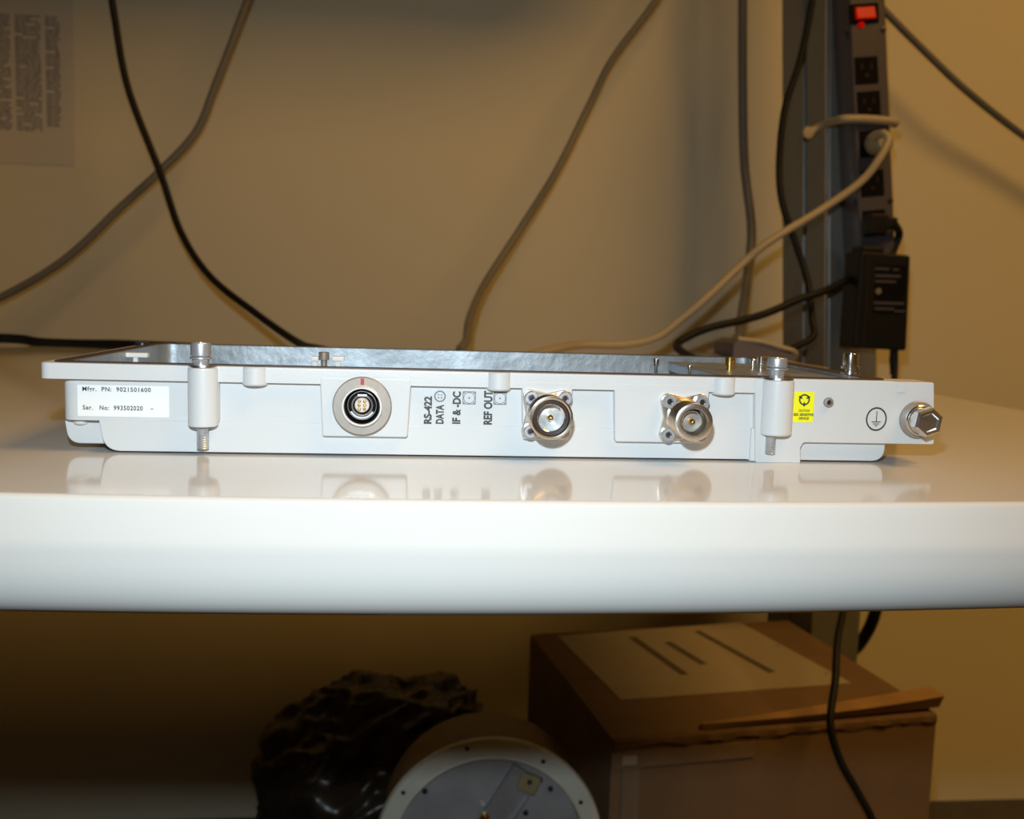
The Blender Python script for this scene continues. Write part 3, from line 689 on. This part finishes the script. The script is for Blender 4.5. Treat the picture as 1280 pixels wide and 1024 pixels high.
for x_, y_ in zip(rw, rw[1:]):
    for i in range(5): bm.faces.new((x_[i], x_[(i+1) % 5], y_[(i+1) % 5], y_[i]))
bm.faces.new(rw[0]); bm.faces.new(rw[-1])
obj('crushed_edge', bm, 'cardd', cb, True)
obj('packing_tape', bx(.012, .030, -.0012, .0005, .0, BH-.012), 'tape', cb, True)
obj('packing_tape', bx(.0, BW*.42, -.0018, .0005, BH-.030, BH-.014), 'tape', cb, True)
p = bl(800, 935); obj('torn_spot', bx(p.x-.010, p.x+.006, -.0022, 0, BH-.027, BH-.017, .001), 'paper', cb, True)
# torn strip curling off the lid
a, b = bl(870, 905), bl(1155, 878); bm = nb(); R_ = []
for i in range(13):
    t_ = i/12; q = a.lerp(b, t_); wd = .003+.008*math.sin(PI*min(1, t_*1.05)*.62); lf = .004+.012*t_*t_
    R_.append([bm.verts.new((q.x, .004, BH+lf*.3)), bm.verts.new((q.x, .004-wd*.7, BH+lf+.004)), bm.verts.new((q.x+.002, .010+wd, BH+lf+.006*t_)), bm.verts.new((q.x+.002, .012+wd, BH+.0005))])
for x_, y_ in zip(R_, R_[1:]):
    for i in range(4): bm.faces.new((x_[i], x_[(i+1) % 4], y_[(i+1) % 4], y_[i]))
bm.faces.new(R_[0]); bm.faces.new(R_[-1]); obj('torn_flap', bm, 'cardl', cb, True)
c4 = [bl(696, 796), bl(776, 876), bl(1064, 855), bl(925, 779)]
bm = nb(); prism(bm, [(p.x, p.y) for p in c4], BH+.0012, BH+.0002, axis='z'); sh = obj('paper_sheet', bm, 'paper', cb, True)
for (u0, v0), (u1, v1) in (((790, 798), (856, 845)), ((834, 804), (880, 832)), ((871, 790), (965, 842))):
    bm = nb(); p, q = bl(u0, v0), bl(u1, v1); L = (q-p).length; d = (q-p).normalized(); nn = Vector((-d.y, d.x, 0)); s = 0
    while s < L:
        e = min(L, s+random.uniform(.006, .014)); hh = .0052
        vs3 = [bm.verts.new((*(p+d*aa+nn*bb).xy, BH+.0014)) for aa, bb in ((s, -hh), (e, -hh), (e, hh), (s, hh))]; bm.faces.new(vs3); s = e+.0005
    obj('faded_line', bm, 'printd', sh, True)
for u, v in ((972, 808), (1034, 843)):
    p = bl(u, v); bm = nb(); lathe(bm, [(.004, 0), (.004, .0006), (0, .001)], (p.x, p.y, BH+.001), axis=(0, 0, 1), seg=10); obj('staple_mark', bm, 'print', sh, True)

# round drum with a cream flange
DY = .895; dc_ = at(612, 1063, DY); DR = .1098
dr = thing('round_drum', 'round drum with a cream ring face standing on its edge under the bench', 'drum', (dc_.x, DY, dc_.z-DR))
c = Vector((dc_.x, DY, dc_.z)); K = DR/.14
bm = nb(); lathe(bm, [(a*K, b*K) for a, b in [(.116, 0), (.138, 0), (.14, -.003), (.14, -.010), (.137, -.013), (.1265, -.014), (.116, -.014)]], c, seg=72)
lathe(bm, [(.1155*K, .0), (.1175*K, .0012), (.1195*K, 0)], c, seg=72)
rg = obj('ring', bm, 'ring', dr)
bm = nb(); lathe(bm, [(.097, -.010), (.100, -.018), (.101, -.05), (.101, -.085), (.08, -.095), (0, -.095)], c, seg=56); obj('shell', bm, 'shell', dr)
bm = nb(); lathe(bm, [(.1165*K, -.004), (.1165*K, -.006), (0, -.006)], c, seg=56); ds = obj('face_disc', bm, 'disc', dr)
bm = nb(); lathe(bm, [(.1135*K, -.0056), (.1150*K, -.0030), (.1163*K, -.0056)], c, seg=72); obj('gasket', bm, 'brass', dr)
def dl(u, v): p = at(u, v, DY); return (p.x, p.z)
bm = nb(); pts = [dl(596, 1030), dl(643, 957), dl(662, 968), dl(664, 990), dl(636, 1036)]
prism(bm, pts, DY-.001, DY+.006, .001); obj('bar', bm, 'disc2', dr)
bm = nb(); prism(bm, [dl(629, 1026), dl(656, 992), dl(660, 995), dl(636, 1030)], DY-.004, DY+.004, .0005); obj('bar_edge', bm, 'disc', dr)
bm = nb(); prism(bm, rpoly([dl(645, 984), dl(652, 964), dl(677, 972), dl(667, 993)], .003, 3), DY-.004, DY+.003, .001); pl_ = obj('brass_plate', bm, 'plate', dr)
p = at(662, 978, DY-.0041); bm = nb(); lathe(bm, [(.0026, 0), (.0026, .0004), (0, .0004)], p, seg=12); obj('plate_hole', bm, 'gasket', pl_)
for u, v in ((584, 936), (679, 952), (504, 991), (726, 1003)):
    p = at(u, v, DY-.0002); bm = nb(); lathe(bm, [(.0022, 0), (.0022, .0005), (0, .0003)], p, seg=12); obj('ring_screw', bm, 'darkm', dr)
for u, v in ((531, 989), (688, 986), (657, 1016), (675, 975)):
    p = at(u, v, DY+.005); bm = nb(); lathe(bm, [(.0026, -.002), (.0026, .0012), (.0015, .0016), (0, .0016)], p, seg=12); obj('disc_screw', bm, 'darkm', dr)
p = at(606, 1022, DY-.003); bm = nb(); lathe(bm, [(.0045, -.003), (.0045, .002), (.002, .003), (0, .003)], p, seg=14); obj('hub_screw', bm, 'brass', dr)

# the low carton that carries the drum, below the picture
lc = thing('low_carton', 'low brown carton carrying the round drum, just below the picture', 'box', (dc_.x, .94, ZF))
zt = dc_.z-DR-.0003
obj('carton', bx(dc_.x-.20, dc_.x+.085, .865, 1.03, ZF, zt-.003, .002), 'card', lc)
obj('lid_flap', bx(dc_.x-.199, dc_.x+.084, .866, .947, zt-.003, zt, .0006), 'card', lc)
obj('lid_flap', bx(dc_.x-.199, dc_.x+.084, .949, 1.029, zt-.003, zt-.0004, .0006), 'card', lc)

# black plastic-wrapped bundle
bcx, bcy = -.02, 1.255
bm = nb(); bmesh.ops.create_icosphere(bm, subdivisions=6, radius=1)
for v in bm.verts:
    d = v.co.copy()
    x = math.copysign(abs(d.x)**.85, d.x)*.165; y = d.y*.13; z = math.copysign(abs(d.z)**.75, d.z)*.166
    sq = 1.0+.22*max(0, -d.z)
    q = Vector((d.x*1.3-d.z*1.2, d.y*2.0, d.z*1.6+d.x))
    n1 = noise.noise(Vector((d.x*1.6, d.y*1.6, d.z*1.6)))*.022
    f1 = abs(noise.noise(Vector((q.x*3.4+3, q.y*1.6, q.z*1.3))))*.026
    f2 = abs(noise.noise(Vector((q.x*8.5, q.y*4+5, q.z*3.2))))*.008
    r_ = 1+(n1-f1-f2)/.13
    v.co = Vector((bcx+x*sq*r_, bcy+y*sq*r_, max(ZF, ZF+.160+z*r_)))
o = obj('plastic_bundle', bm, 'bag', None, angle=60); tag(o, 'crumpled black plastic wrapped bundle behind the round drum', 'bundle')
